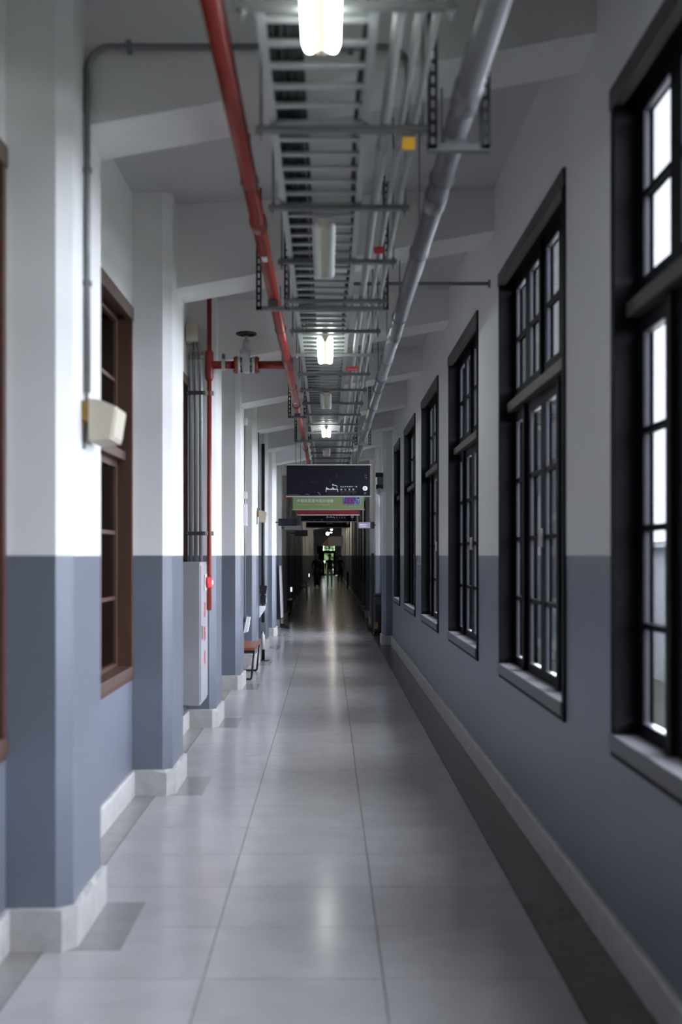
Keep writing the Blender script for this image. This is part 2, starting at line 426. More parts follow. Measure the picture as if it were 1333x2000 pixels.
# ------------------------------------------------------------------ windows
def muntin(b): return b
PANE = [GLASS]
def make_window(name, ya, yb, z0, z1, ztr, xw, sgn, wood, case, sillm, trans_m, setback, fw=.06, pane_x=.065, ncol=2, nrow=4, urow=2, proud=.012, triple=False):
    """sgn +1: the glass lies at larger x than the wall face."""
    t = bpy.data.objects.new(name, None); COL.objects.link(t); t.location = (xw, (ya+yb)/2, z0); struct(t)
    W = yb-ya; Hh = z1-z0; zt = ztr-z0; s_ = sgn
    X = lambda d: s_*d
    B = MB(); d0, d1 = -proud, setback+.05
    B.box(X(d0), X(d1), -W/2, -W/2+fw, 0, Hh, wood, bev=.004); B.box(X(d0), X(d1), W/2-fw, W/2, 0, Hh, wood, bev=.004)
    B.box(X(d0), X(d1), -W/2+fw, W/2-fw, 0, fw, wood, bev=.004)
    B.box(X(d0+.01), X(d1), -W/2+fw, W/2-fw, Hh-fw, Hh, wood, bev=.004)
    B.build('frame', t)
    MB().box(X(-proud-.006), X(.03), -W/2, W/2, Hh-.085, Hh+.004, case, bev=.004).build('head_casing', t)
    MB().box(X(-proud-.012), X(setback), -W/2+.03, W/2-.01, .028, .098, sillm, bev=.006).build('sill', t)
    MB().box(X(setback-.055), X(setback+.06), -W/2+fw, W/2-fw, zt-.035, zt+.03, trans_m, bev=.005).build('transom_bar', t)
    q = W/4 if triple else 0
    for ym in ((-q, q) if triple else (0,)):
        MB().box(X(setback-.025), X(setback+.05), ym-.035, ym+.035, fw, zt-.035, wood, bev=.004).build('mullion', t)
    MB().box(X(setback-.02), X(setback+.05), -.03, .03, zt+.03, Hh-fw, wood, bev=.004).build('mullion', t)
    def sash(nm, y0, y1, za, zb, cols, rows, stile=.05 if sgn < 0 else .068):
        h = y1-y0; v = zb-za
        S = MB(); a, b_ = X(setback), X(setback+.045)
        S.box(a,b_, y0, y0+stile, za, zb, wood, bev=.003); S.box(a,b_, y1-stile, y1, za, zb, wood, bev=.003)
        S.box(a,b_, y0+stile, y1-stile, za, za+stile*1.35, wood, bev=.003); S.box(a,b_, y0+stile, y1-stile, zb-stile, zb, wood, bev=.003)
        so = S.build(nm, t)
        iy0, iy1, iz0, iz1 = y0+stile, y1-stile, za+stile*1.35, zb-stile
        mw = .026
        for c in range(1, cols):
            y = iy0+(iy1-iy0)*c/cols; MB().box(X(setback+.004), X(setback+.041), y-mw/2, y+mw/2, iz0, iz1, wood).build('muntin', so)
        for r in range(1, rows):
            z = iz0+(iz1-iz0)*r/rows; MB().box(X(setback+.006), X(setback+.039), iy0, iy1, z-mw/2, z+mw/2, wood).build('muntin', so)
        pw = (iy1-iy0)/cols; ph = (iz1-iz0)/rows
        pm = MB().box(X(setback+.020), X(setback+.024), -pw/2+mw/2-.002, pw/2-mw/2+.002, -ph/2+mw/2-.002, ph/2-mw/2+.002, PANE[0]).mesh('pane')
        for c in range(cols):
            for r in range(rows):
                obj('pane', pm, so, (0, iy0+pw*(c+.5), iz0+ph*(r+.5)))
        return so
    for (a, b_) in ((-W/2+fw, -.03), (.03, W/2-fw)):
        if triple:
            m_ = (a+b_)/2
            sash('upper_sash', a, m_, zt+.03, Hh-fw, 1, urow); sash('upper_sash', m_, b_, zt+.03, Hh-fw, 1, urow)
        else: sash('upper_sash', a, b_, zt+.03, Hh-fw, ncol, urow)
    zb_ = fw
    if triple: low = [(-W/2+fw, -q-.035, 'side_sash'), (-q+.035, 0, 'casement'), (0, q-.035, 'casement'), (q+.035, W/2-fw, 'side_sash')]
    else: low = [(-W/2+fw, -.035, 'casement'), (.035, W/2-fw, 'casement')]
    for a, b_, nm in low:
        c = sash(nm, a, b_, zb_, zt-.035, 1 if triple else ncol, nrow)
        if nm == 'casement':
            yh = b_-.025 if a < -.01 else a+.025
            MB().box(X(setback-.022), X(setback+.002), yh-.012, yh+.012, zt*.48, zt*.48+.11, BRASS, bev=.004).build('latch', c)
    return t
NW = 0
for (a, b) in RW:
    NW += 1; PANE[0] = LESSDIM if a > 21 else GLASS
    make_window('window_%d' % NW, a, b, WZ0, WZ1, 2.66, XR, 1, BLACKWOOD, DARKCASE, SILLM, DARKCASE, .09, triple=True)
PANE[0] = GLASS
for (a, b) in LW[1:]:
    NW += 1
    make_window('window_%d' % NW, a, b, LZ0, LZ1, 2.33, XL, -1, BROWN, BROWN2, BROWN2, BROWN2, .085, fw=.055, ncol=2, nrow=3, urow=2)

# portals: they emit nothing, they only tell the sampler where the sky comes in
def portal(x, yc, zc, wy, hz, rot):
    l = bpy.data.lights.new('portal', 'AREA'); l.shape = 'RECTANGLE'; l.size = wy; l.size_y = hz
    l.cycles.is_portal = True
    o = bpy.data.objects.new('sky_portal', l); COL.objects.link(o); o.location = (x, yc, zc); o.rotation_euler = rot
for a, b in RW:
    z0, z1 = (WZ0, WZ1)
    portal(XR+.17, (a+b)/2, (z0+z1)/2, b-a, z1-z0, (pi/2, 0, pi/2))

# ------------------------------------------------------------------ outside, beyond the right-hand windows
struct(MB().box(XR+.15, 90, -60, 160, -4.2, -4.0, EARTH).build('ground'))
struct(MB().box(XR+.15, 5.8, 24.3, Y1, -4.0, 5.2, WINGM).build('wall_added_wing'))  # invented wing, its width set to darken the view through the farther windows
t = thing('added_building', 'pale rendered building across the courtyard, added to shape the daylight through the right-hand windows', 'building', (15, 18, -4))
MB().box(0, 6, -60, 75, 0, 6.0, FACADE).build('facade', t)  # added building; its height and pale tone control the incoming daylight
MB().box(-.5, 6.2, -60.4, 75.4, 6.0, 6.25, FACADE).build('roof_edge', t)
wm = MB().box(-.06, .02, -.8, .8, 0, 1.7, BLACKWOOD).mesh('window')
for fl in (.9,):
    for k in range(-14, 6): obj('window', wm, t, (0, k*3.6, fl))

# end wall with a glazed door; greenery outside
YE = Y1
DX0, DX1 = -.36, .52
B = MB()
for (x0,x1,z0,z1) in ((XL-.25,DX0-.55,0,4.4),(DX1+.10,XR+.3,0,4.4),(DX0-.55,DX1+.10,2.62,4.4)):
    if z0 < H: B.box(x0,x1,YE,YE+.25,z0,H,DADO); B.box(x0,x1,YE,YE+.25,H,z1,WHITE)
    else: B.box(x0,x1,YE,YE+.25,z0,z1,WHITE)
struct(B.build('wall_end'))
d = bpy.data.objects.new('door_1', None); COL.objects.link(d); struct(d); d.location = (0, YE, 0)
f = MB(); x0, x1 = DX0-.55, DX1+.10
f.box(x0,DX0-.02,.04,.12,-.02,2.62,BLACKWOOD); f.box(DX1+.02,x1,.04,.12,-.02,2.62,BLACKWOOD)
f.box(DX0-.02,DX1+.02,.04,.12,2.52,2.62,BLACKWOOD); f.box(DX0-.02,DX1+.02,.04,.12,1.82,2.06,BLACKWOOD)
f.box(.03,.13,.04,.12,2.06,2.52,BLACKWOOD); f.box(DX0-.02,DX1+.02,.05,.11,2.24,2.27,BLACKWOOD)
f.build('door_frame', d)
lf = MB(); lf.box(DX0-.02,DX0+.05,.05,.11,-.02,1.82,BLACKWOOD); lf.box(DX1-.05,DX1+.02,.05,.11,-.02,1.82,BLACKWOOD); lf.box(DX0,DX1,.05,.11,-.02,.12,BLACKWOOD)
lf = lf.build('door_leaf', d)
MB().box(DX0+.05, DX1-.05, .075, .08, .12, 1.82, DIMDOOR).build('pane', lf)
for xa, xb in ((DX0, .03), (.13, DX1)): MB().box(xa, xb, .075, .08, 2.06, 2.52, DIMDOOR).build('pane', d)
struct(MB().box(-12, 12, YE+.25, YE+40, -.3, -.02, EARTH).build('ground_end'))
def leafy(name, label, loc, rad, n, seed, cat='shrub', trunk=0.0):
    rr = random.Random(seed); t = thing(name, label, cat, loc)
    B = MB()
    for _ in range(n):
        u = Vector((rr.gauss(0,1), rr.gauss(0,1), rr.gauss(0,1))).normalized()*rad*rr.random()**.35
        c = Vector((u.x, u.y, u.z*.9 + rad*.85 + trunk)); a = Vector((rr.gauss(0,1),rr.gauss(0,1),rr.gauss(0,1))).normalized()
        b_ = a.orthogonal().normalized(); L = rad*.13*rr.uniform(.7,1.3)
        B.face([c-a*L, c-b_*L*.45, c+a*L, c+b_*L*.45], LEAF)
    lo = B.build('foliage', t); lo['kind'] = 'stuff'
    s_ = MB()
    s_.tube([(0,0,0),(.03,.02,trunk+rad*.4),(0,.05,trunk+rad*1.0)], .05, BARK, 8, radii=[.03+.06*rad, .03+.04*rad, .02])
    for k in range(5):
        an = k*1.26; s_.tube([(0,.03,trunk+rad*.35),(cos(an)*rad*.5,sin(an)*rad*.5,trunk+rad*1.1)], .02, BARK, 6)
    s_.build('stem', t)
    return t
leafy('garden_shrub', 'round green shrub outside the glazed door at the corridor end', (-.5, YE+5.0, -.02), 1.0, 700, 3)
leafy('garden_shrub', 'taller yellow-green shrub standing behind the round shrub outside the end door', (1.0, YE+9.0, -.02), 1.9, 900, 5)
leafy('courtyard_tree', 'green tree in the courtyard outside the second window on the right', (3.75, 20.5, -4.0), .95, 700, 9, 'tree', 2.4)

# ------------------------------------------------------------------ overhead: cable tray and its hangers
TXC = -.035; TR = .20
tr = thing('cable_tray', 'long galvanised ladder cable tray hung below the ceiling along the corridor', 'cable tray', (TXC, 0, H+1.745))
TYA, TYB = 2.2, 23.5
def cprof(sx): return [(sx*TR,0),(sx*(TR-.03),0),(sx*(TR-.03),.008),(sx*(TR-.008),.008),(sx*(TR-.008),.092),(sx*(TR-.03),.092),(sx*(TR-.03),.1),(sx*TR,.1)]
for sx in (-1,1): MB().prism(cprof(sx), 'y', TYA, TYB, GALV).build('side_rail', tr)
rm = MB().box(-TR+.006, TR-.006, -.018, .018, 0, .018, GALV, bev=.003).mesh('rung')
k = 0; y = TYA+.1
while y < TYB:
    obj('rung', rm, tr, (0, y, .012)); y += .18
# cables lying in the tray
for k, (x, dz, r, m) in enumerate([(-.215,0,.011,CABLE),(-.192,.002,.012,CABLE),(-.167,0,.012,CABLE),(-.142,0,.012,CABLE),(-.118,.0,.011,CABLE),(-.095,0,.010,CABLE),
                                   (-.180,.022,.010,CABLEG),(-.155,.022,.011,CABLEG),(-.130,.022,.010,CABLE)]):
    pts = []; yy = TYA; ph = rnd.uniform(0,6)
    while yy < TYB: pts.append((x+.005*sin(yy*1.3+ph), yy, H+1.778+dz+r)); yy += .5
    o = MB().tube(pts, r, m, 7).build('power_cable')
    if m is CABLEG: tag(o, 'green cable lying %s on top of the black cables in the tray' % ('to the left' if x < -.17 else 'in the middle'), 'cable')
    else: tag(o, 'black cable running among the bundle along the left half of the tray', 'cable', 'black cables in the tray')
pts = [(.125+.012*sin(v*.9), TYA+v*.5, H+1.787) for v in range(42)]
tag(MB().tube(pts, .010, CABLE, 7).build('power_cable'), 'single black cable lying along the right side of the tray', 'cable')

# trapeze hangers: channel, rods, nuts
NUT = MB().tube([(0,0,-.006),(0,0,.006)], .011, STRUT, 6).mesh('nut')
def make_trapeze(y, label):
    t = thing('trapeze_hanger', label, 'hanger', (0, y, H+1.7285), 0, 'trapeze hangers under the cable tray')
    MB().prism([(-.0205,-.0115),(.0205,-.0115),(.0205,.0115),(.013,.0115),(.013,-.006),(-.013,-.006),(-.013,.0115),(-.0205,.0115)], 'x', -.295, .405, STRUT).build('channel', t)
    for x in (-.272, .385):
        MB().tube([(x,0,-.045),(x,0,ZC(x)-H-1.7285)], .0055, STRUT, 8).build('rod', t)
        obj('nut', NUT, t, (x,0,-.018)); obj('nut', NUT, t, (x,0,.018))
    return t
for n in range(19):
    make_trapeze(3.58+1.04*n, '%s grey channel hanger under the cable tray, counted from the near end' % ORD[n])

# slotted-angle frames
def slotted(B, x, y, z0, z1, w=.040):
    """an upright perforated angle: two flanges, the front one with slots"""
    t = .004
    B.box(x-w/2, x-w/2+t, y, y+w, z0, z1, SLOT)
    z = z0
    while z < z1-.01:
        zz = min(z+.05, z1)
        B.box(x-w/2, x-w*.16, y-t, y, z, zz, SLOT); B.box(x+w*.16, x+w/2, y-t, y, z, zz, SLOT)
        B.box(x-w*.16, x+w*.16, y-t, y, z, min(z+.018, zz), SLOT)
        z += .05
def slotted_frame(label, y, zb, uprights, bars):
    t = thing('slotted_angle_frame', label, 'bracket', (0, y, 0))
    for x in uprights:
        b = MB(); slotted(b, x, 0, zb, ZC(x)); b.build('upright', t)
    for x0, x1 in bars:
        MB().box(x0-.02, x1+.02, -.004, .0, zb-.005, zb+.022, STRUT).box(x0-.02, x1+.02, 0, .04, zb-.005, zb-.001, STRUT).build('crossbar', t)
    return t
slotted_frame('dark slotted bracket holding the grey pipe nearest the camera', 4.66, H+1.665, (.43, .645), ((.43,.645),))
slotted_frame('wide slotted frame under red pipe and tray, just before the wheel valve', 7.86, H+1.70, (-.478, -.284, .40), ((-.478,.40),))
slotted_frame('narrow slotted bracket holding the red pipe beyond the wheel valve', 14.15, H+1.715, (-.478, -.284), ((-.478,-.284),))
slotted_frame('slotted bracket holding red pipe just before the black hanging sign', 17.15, H+1.715, (-.485, -.28), ((-.485,-.28),))
slotted_frame('slotted bracket holding grey pipe just before the black hanging sign', 17.15, H+1.665, (.42, .63), ((.42,.63),))

# conduits on the hangers
for nm, x, r, lab in (('x', .232, .020, 'thick grey conduit running beside the right rail of the tray'), ('x', .298, .0135, 'thin grey conduit between the thick conduit and the outermost one'),
                  ('x', .352, .0135, 'thin grey conduit farthest right on the channel hangers')):
    t = thing('conduit', lab, 'conduit', (x, 0, H+1.7405+r))
    MB().tube([(0,TYA,0),(0,22.5,0)], r, CONDUIT, 12).build('tube', t)
    for y in (4.9, 7.9, 10.9, 13.9): MB().tube([(0,y-.04,0),(0,y+.04,0)], r*1.25, CONDUIT, 12).build('coupling', t)

# red sprinkler main
RX, RZ, RR = -.38, H+1.81, .039
t = thing('sprinkler_pipe', 'red painted sprinkler main hung left of the cable tray', 'pipe', (RX, 0, RZ))
MB().tube([(0,1.8,0),(0,22.5,0)], RR, REDP, 20).build('tube', t)
for y in (6.20, 13.7, 19.2): MB().tube([(0,y-.075,0),(0,y-.07,0),(0,y+.07,0),(0,y+.075,0)], RR, REDP, 20, radii=[RR,RR*1.22,RR*1.22,RR]).build('coupling', t)
MB().tube([(0,10.35,0),(0,10.36,0),(0,10.9,0),(0,10.91,0)], RR, REDP, 20, radii=[RR,RR*1.16,RR*1.16,RR]).build('tee', t)
for y in (6.75, 13.2):
    B = MB(); n = 6
    for q in range(n):
        a0 = radians(-115+50*q/n); a1 = radians(-115+50*(q+1)/n); R = RR*1.012
        B.face([(cos(a0)*R,y,sin(a0)*R),(cos(a1)*R,y,sin(a1)*R),(cos(a1)*R,y+.12,sin(a1)*R),(cos(a0)*R,y+.12,sin(a0)*R)], PAPER)
    o = B.build('sticker', t); o['label'] = 'white paper sticker on pipe'
for y in (7.88, 14.17, 17.17):
    MB().box(-.035,.035,y-.004,y+.036,-.088,-RR+.002, STRUT).build('saddle', t)
for y in (5.5, 9.1, 12.2):
    b = MB(); b.tube([(cos(a*pi/10)*RR*1.08, y, sin(a*pi/10)*RR*1.08) for a in range(21)], .004, STRUT, 6)
    b.tube([(0,y,RR*1.08),(0,y,ZC(RX)-RZ)], .0055, STRUT, 8); b.build('ring_hanger', t)

# grey drain pipe
GX, GZ, GR = .53, H+1.76, .050
t = thing('drain_pipe', 'thick grey plastic pipe hung right of the cable tray', 'pipe', (GX, 0, GZ))
MB().tube([(0,1.5,0),(0,22.5,0)], GR, GREYP, 20).build('tube', t)
for y in (4.35, 5.62, 9.1, 11.3, 13.5, 15.6): MB().tube([(0,y-.10,0),(0,y-.095,0),(0,y+.095,0),(0,y+.10,0)], GR, GREYP, 20, radii=[GR,GR*1.13,GR*1.13,GR]).build('coupling', t)
for y in (4.68, 17.17): MB().box(-.04,.04,y-.004,y+.036,-.09,-GR+.002, STRUT).build('saddle', t)
for y in (5.3, 6.6, 8.4, 10.2, 12.0, 14.6):
    b = MB(); b.tube([(cos(a*pi/10)*GR*1.1, y, sin(a*pi/10)*GR*1.1) for a in range(21)], .004, STRUT, 6)
    b.tube([(0,y,GR*1.1),(0,y,ZC(GX)-GZ)], .0055, STRUT, 8); b.build('ring_hanger', t)

# tags on the hangers
t = thing('hanging_tag', 'yellow tag hanging from the second channel hanger by the outer conduit', 'tag', (.325, 4.60, H+1.7))
MB().box(-.027,.027,-.004,0,-.06,-.005, YELLOW, bev=.002).build('plate', t); MB().box(-.027,.027,-.005,0,-.008,.0, DARKCASE).build('clip', t)
t = thing('hanging_tag', 'small red tag on the conduits before the unlit near lamp end', 'tag', (.285, 6.4, H+1.725))
MB().box(-.027,.027,-.006,.0,-.028,.012, REDTAG, bev=.002).build('plate', t)
t = thing('hanging_plate', 'red lettered plate hanging under the tray past the second lit lamp', 'sign', (.22, 10.30, H+1.70))
MB().box(-.058,.058,-.006,.0,-.03,.012, REDTAG, bev=.002).build('plate', t)
MB().box(-.045,.045,-.0075,-.006,-.020,-.013, PRINTG).build('print_line', t)

# ------------------------------------------------------------------ fluorescent battens under the tray
def make_lamp(y_far, lit, label, x=-.022, L=1.06, zb=1.652, core=LAMPON):
    t = thing('fluorescent_lamp', label, 'lamp', (x, y_far-L/2, H+zb), 0, 'fluorescent lamps along the corridor')
    MB().prism([(-.014,.016),(.014,.016),(.022,.030),(.026,.046),(-.026,.046),(-.022,.030)], 'y', -L/2+.03, L/2-.03, CREAM).build('spine', t)
    for sx in (-1,1):
        pts = [(sx*.038,-L/2,.024),(sx*.038,-L/2+.012,.024),(sx*.038,-L/2+.05,.024),(sx*.038,L/2-.05,.024),(sx*.038,L/2-.012,.024),(sx*.038,L/2,.024)]
        MB().tube(pts, .0235, core if lit else DIFFUSER, 16, radii=[.009,.018,.0235,.0235,.018,.009]).build('tube_diffuser', t)
    for sy in (-1,1):
        MB().prism([(-.012,.010),(.012,.010),(.030,.046),(-.030,.046)], 'y', sy*(L/2-.03), sy*(L/2+.012), CREAM).build('end_cap', t)
    if L > .9:
        for sy in (-.3,.3): MB().box(-.022,.022,sy-.012,sy+.012,.046,.098, STRUT).build('mount', t)
    return t
LY = [3.77, 6.82, 9.87, 12.92, 16.0, 19.05]
LD = ['lit twin lamp directly overhead at the near end', 'unlit twin-tube lamp nearest the camera, cream end cap', 'lit twin lamp in line with the wheel valve',
      'unlit twin lamp between the two farther lit lamps', 'lit twin lamp nearest before the black hanging sign', 'unlit twin lamp just before the black hanging sign']
for y, l, d_ in zip(LY, (1,0,1,0,1,0), LD): make_lamp(y, bool(l), d_)
FARL = [(28.0,1), (34.0,1), (40.0,1), (46.0,1), (52.0,1), (58.5,1), (65.0,1), (73.0,1), (82.0,1)]  # nearer ones are unseen, added to brighten the corridor behind the signs
for n, (y, l) in enumerate(FARL):
    make_lamp(y, bool(l), '%s lamp beyond the row of hanging signs, the nearer ones added unseen' % ORD[n], .22, 1.06, 1.62, LAMPFAR if y > 50 else LAMPADDED)
# hangers for the far lamps, the added ones included
for n, (y, l) in enumerate(FARL):
    t = thing('lamp_hanger', 'pair of thin rods carrying the %s lamp beyond the hanging signs, the nearer ones added unseen' % ORD[n], 'hanger', (.22, y-.53, 0))
    for sy in (-.3, .3): MB().tube([(0,sy,H+1.708),(0,sy,ZC(.22))], .005, STRUT, 6).build('rod', t)

# ------------------------------------------------------------------ conduit over the near beam
yc = 5.022
t = thing('wall_conduit', 'dark grey conduit climbing the nearest pillar and crossing the ceiling beam', 'conduit', (0,0,0))
pts = [(-1.063,yc,2.37)] + [(-1.063,yc,3.2)] + arc((-.963,yc,H+2.145), (-1,0,0), (0,0,1), .10) + arc((.253,yc,H+2.145), (0,0,1), (1,0,0), .10) + [(.353,yc,H+1.77)]
MB().tube(pts, .0145, STRUT, 12).build('tube', t)
for x in (-.88, .1): MB().box(x-.012,x+.012,yc-.018,yc+.028,H+2.221,H+2.269, STRUT).build('clamp', t)
for z in (2.85, 3.35): MB().box(-1.082,-1.044,yc-.012,yc+.012,z-.012,z+.012, STRUT).build('clamp', t)
t = thing('cross_conduit', 'grey conduit crossing from the right wall to the tray at the second beam', 'conduit', (0,0,0))
MB().tube([(.12,8.35,H+1.995),(XR,8.35,H+1.995)], .0135, STRUT, 10).build('tube', t)
MB().tube([(.17,8.35,H+1.995),(.17,8.35,H+1.83)], .0135, STRUT, 10).build('drop', t)
MB().tube([(XR-.012,8.35,H+1.995),(XR,8.35,H+1.995)], .03, STRUT, 12).build('wall_flange', t)

# ------------------------------------------------------------------ wall speakers
def make_speaker(y, label):
    t = thing('wall_speaker', label, 'speaker', (-1.08, y, 2.24), 0, 'cream wall speakers on the pillars')
    MB().box(0,.036,0,.24,.0,.088, OCHRE, bev=.003).build('back_box', t)
    prof = [(.034,-.09),(.128,-.080),(.150,.06),(.150,.063),(.075,.093),(.034,.097)]
    MB().prism(prof, 'y', -.012, .252, CREAM).build('cabinet', t)
    MB().prism([(.129,-.070),(.136,-.070),(.155,.052),(.148,.052)], 'y', .01, .23, CREAM).build('grille', t)
    MB().box(.0,.012,.02,.04,-.12,.0, STRUT).build('bracket', t)
    MB().tube([(.017,.03,.088),(.017,.03,.13)], .010, STRUT, 8).build('gland', t)
    return t
make_speaker(4.98, 'cream wedge-shaped wall speaker on the nearest left pillar, under the conduit')
make_speaker(17.2, 'cream wall speaker on the fifth left pillar above the black post stand')

# ------------------------------------------------------------------ fire corner between the second and third pillars
P3 = PIL[5]                      # front of the third visible pillar
cb = thing('hydrant_cabinet', 'grey fire hydrant cabinet fixed in the bay before the third pillar', 'cabinet', (-1.345, P3-.62, .29))
MB().box(0,.185,0,.60,0,1.30, CABINET, bev=.006).build('body', cb)
dr = MB().box(.185,.195,.02,.58,.03,1.27, CABINET, bev=.003).build('door', cb)
MB().box(.195,.207,.06,.085,.60,.72, BRASS, bev=.003).build('handle', dr)
MB().box(.195,.1965,.14,.46,1.13,1.14, PRINTG).build('louver', dr)
def text_mesh(name, s, size, m, parent, loc, rot=(pi/2,0,0), align='LEFT', space=1.0, ext=.0008, shear=0):
    cu = bpy.data.curves.new(name, 'FONT'); cu.body = s; cu.size = size; cu.align_x = align; cu.extrude = ext
    cu.space_character = space; cu.shear = shear
    to = bpy.data.objects.new('tmp_text', cu); COL.objects.link(to)
    dg = bpy.context.evaluated_depsgraph_get(); dg.update()
    me = bpy.data.meshes.new_from_object(to.evaluated_get(dg)); me.name = name
    me.materials.clear(); me.materials.append(m)
    bpy.data.objects.remove(to); bpy.data.curves.remove(cu)
    o = obj(name, me, parent, loc); o.rotation_euler = rot
    return o
for k, ch in enumerate('消防栓'):
    text_mesh('lettering', ch, .15, REDINK, dr, (.1965, .24, .80-.22*k), (pi/2,0,pi/2))
bc = thing('alarm_beacon', 'glowing red ring alarm lamp on the side of the grey hydrant cabinet', 'alarm lamp', (-1.148, P3-.30, 1.40))
MB().box(-.0,.012,-.06,.06,-.075,.075, WHITEP, bev=.003).build('back_plate', bc)
def disc_y(B, x0, x1, r, m, c=(0,0), seg=24): B.tube([(x0,c[0],c[1]),(x1,c[0],c[1])], r, m, seg)
b = MB(); disc_y(b, .012, .04, .052, REDTAG); b.build('housing', bc)
b = MB(); b.tube([(.04,0,0),(.055,0,0),(.068,0,0)], .04, REDGLOW, 20, radii=[.046,.042,.03]); b.build('lens', bc)
b = MB(); b.tube([(.066,0,0),(.074,0,0)], .017, PINKGLOW, 16); b.build('bulb', bc)
# red riser, tee and branch with the gate valve
YR = P3-.10; XRI = -1.128
rs = thing('red_riser', 'red vertical pipe before third pillar with branch to the main', 'pipe', (XRI, YR, 0))
MB().tube([(0,0,1.13),(0,0,1.14),(0,0,ZC(XRI))], .0225, REDP, 16, radii=[.018,.0225,.0225]).build('tube', rs)
ZB = H+1.81
MB().tube([(0,0,ZB-.16),(0,0,ZB-.12),(0,0,ZB+.12),(0,0,ZB+.14)], .04, REDP, 18, radii=[.0225,.041,.041,.0225]).build('tee', rs)
BR = .0375
MB().tube([(.03,0,ZB),(.24,0,ZB)], BR, REDP, 18).build('branch', rs)
MB().tube([(.464,0,ZB),(RX-XRI-.03,0,ZB)], BR, REDP, 18).build('branch', rs)
for z in (1.86, 3.19): MB().box(-.045,.045,-.02,.02,z-.02,z+.02, GALV, bev=.004).build('clamp', rs)
b = MB(); b.tube([(.135,0,ZB-.0),(.135,0,SOF(-1.0)+.02)], .007, STRUT, 8); b.box(.118,.152,-.045,.045,ZB-.048,ZB+.052, GALV, bev=.004); b.tube([(.135,0,ZB+.05),(.135,0,ZB+.10)], .017, STRUT, 8); b.build('rod_hanger', rs)
gv = thing('gate_valve', 'silver flanged gate valve with a black handwheel on the red branch pipe', 'valve', (XRI+.352, YR, ZB))
for sx in (-1,1):
    o = MB().tube([(sx*.084,0,0),(sx*.112,0,0)], .082, REDP, 24).build('pipe_flange', gv)
    MB().tube([(sx*.055,0,0),(sx*.083,0,0)], .080, VALVE, 24).build('valve_flange', gv)
    b = MB()
    for q in range(8):
        a = q*pi/4+pi/8; b.tube([(sx*.04,cos(a)*.064,sin(a)*.064),(sx*.122,cos(a)*.064,sin(a)*.064)], .008, IRON, 6)
    o = b.build('bolts', gv)
b = MB(); b.tube([(-.056,0,0),(-.03,0,0),(.03,0,0),(.056,0,0)], .05, VALVE, 20, radii=[.05,.062,.062,.05])
b.box(-.034,.034,-.062,.062,-.075,.115, VALVE, bev=.014); b.build('body', gv)
b = MB(); b.box(-.062,.062,-.05,.05,.115,.145, VALVE, bev=.008); b.tube([(0,0,.145),(0,0,.15),(0,0,.19),(0,0,.235)], .04, VALVE, 16, radii=[.044,.036,.040,.034]); b.build('bonnet', gv)
MB().tube([(0,0,.235),(0,0,.325)], .013, VALVE, 10).build('stem', gv)
b = MB(); b.tube([(cos(a*pi/14)*.088, sin(a*pi/14)*.088, .295) for a in range(29)], .012, IRON, 8)
for q in range(4): b.tube([(0,0,.295),(cos(q*pi/2+.4)*.085,sin(q*pi/2+.4)*.085,.295)], .010, IRON, 8)
b.tube([(0,0,.275),(0,0,.315)], .026, IRON, 12); b.build('handwheel', gv)
# grey conduits and junction box in the corner
jb = thing('junction_box', 'beige junction box high in the corner above three grey conduits', 'junction box', (-1.31, P3-.20, H+2.02))
MB().box(-.03,.085,0,.16,0,.165, CREAM, bev=.006).build('case', jb); MB().box(-.025,.08,-.006,0,.006,.159, CREAM, bev=.003).build('lid', jb)
for k, (x, lab) in enumerate(((-1.305,'leftmost of three grey conduits dropping to the hydrant cabinet'),(-1.255,'middle of three grey conduits dropping to the hydrant cabinet'),(-1.205,'rightmost of three grey conduits dropping to the hydrant cabinet'))):
    c = thing('drop_conduit', lab, 'conduit', (x, P3-.10-.012*k, 0))
    MB().tube([(0,0,1.592),(0,0,H+1.92),((-1.26-x)*.6,0,H+2.025)], .018, CONDUIT, 12).build('tube', c)
    MB().tube([(0,0,H+1.86),(0,0,H+1.93)], .022, STRUT, 12).build('coupling', c)
for n, z in enumerate((1.86, 3.19)):
    t = thing('pipe_clamp', '%s dark strap across the three grey conduits' % ('lower','upper')[n], 'clamp', (0, P3-.135, z))
    MB().box(-1.345,-1.165,-.014,.0,-.018,.018, SLOT, bev=.003).build('strap', t)
    for x in (-1.33,-1.18): MB().tube([(x,-.02,0),(x,-.012,0)], .008, STRUT, 6).build('bolt', t)

# ------------------------------------------------------------------ benches
def make_bench(y0, y1, label, xl=-1.315, xr=-.965):
    t = thing('bench', label, 'bench', (0, (y0+y1)/2, 0), 0, 'plank benches along the left wall')
    L = y1-y0
    MB().box(xl,xr,-L/2,L/2,.395,.432, SEAT, bev=.006).build('seat', t)
    MB().box(xl+.03,xr-.03,-L/2+.02,L/2-.02,.362,.395, BLACKM).build('apron', t)
    for y in (-L/2+.06, L/2-.06):
        MB().tube([(xl+.03,y,.39),(xl+.06,y,.03),(xl+.075,y,.013),(xr-.065,y,.013),(xr-.05,y,.03),(xr-.012,y,.39)], .0145, BLACKM, 8).build('leg_loop', t)
    return t
make_bench(15.02, 16.30, 'nearest bench with a red-brown plank seat on black steel loop legs')
make_bench(30.95, 32.35, 'farther bench on a black loop leg in the dark part of the left side', xr=-1.0)

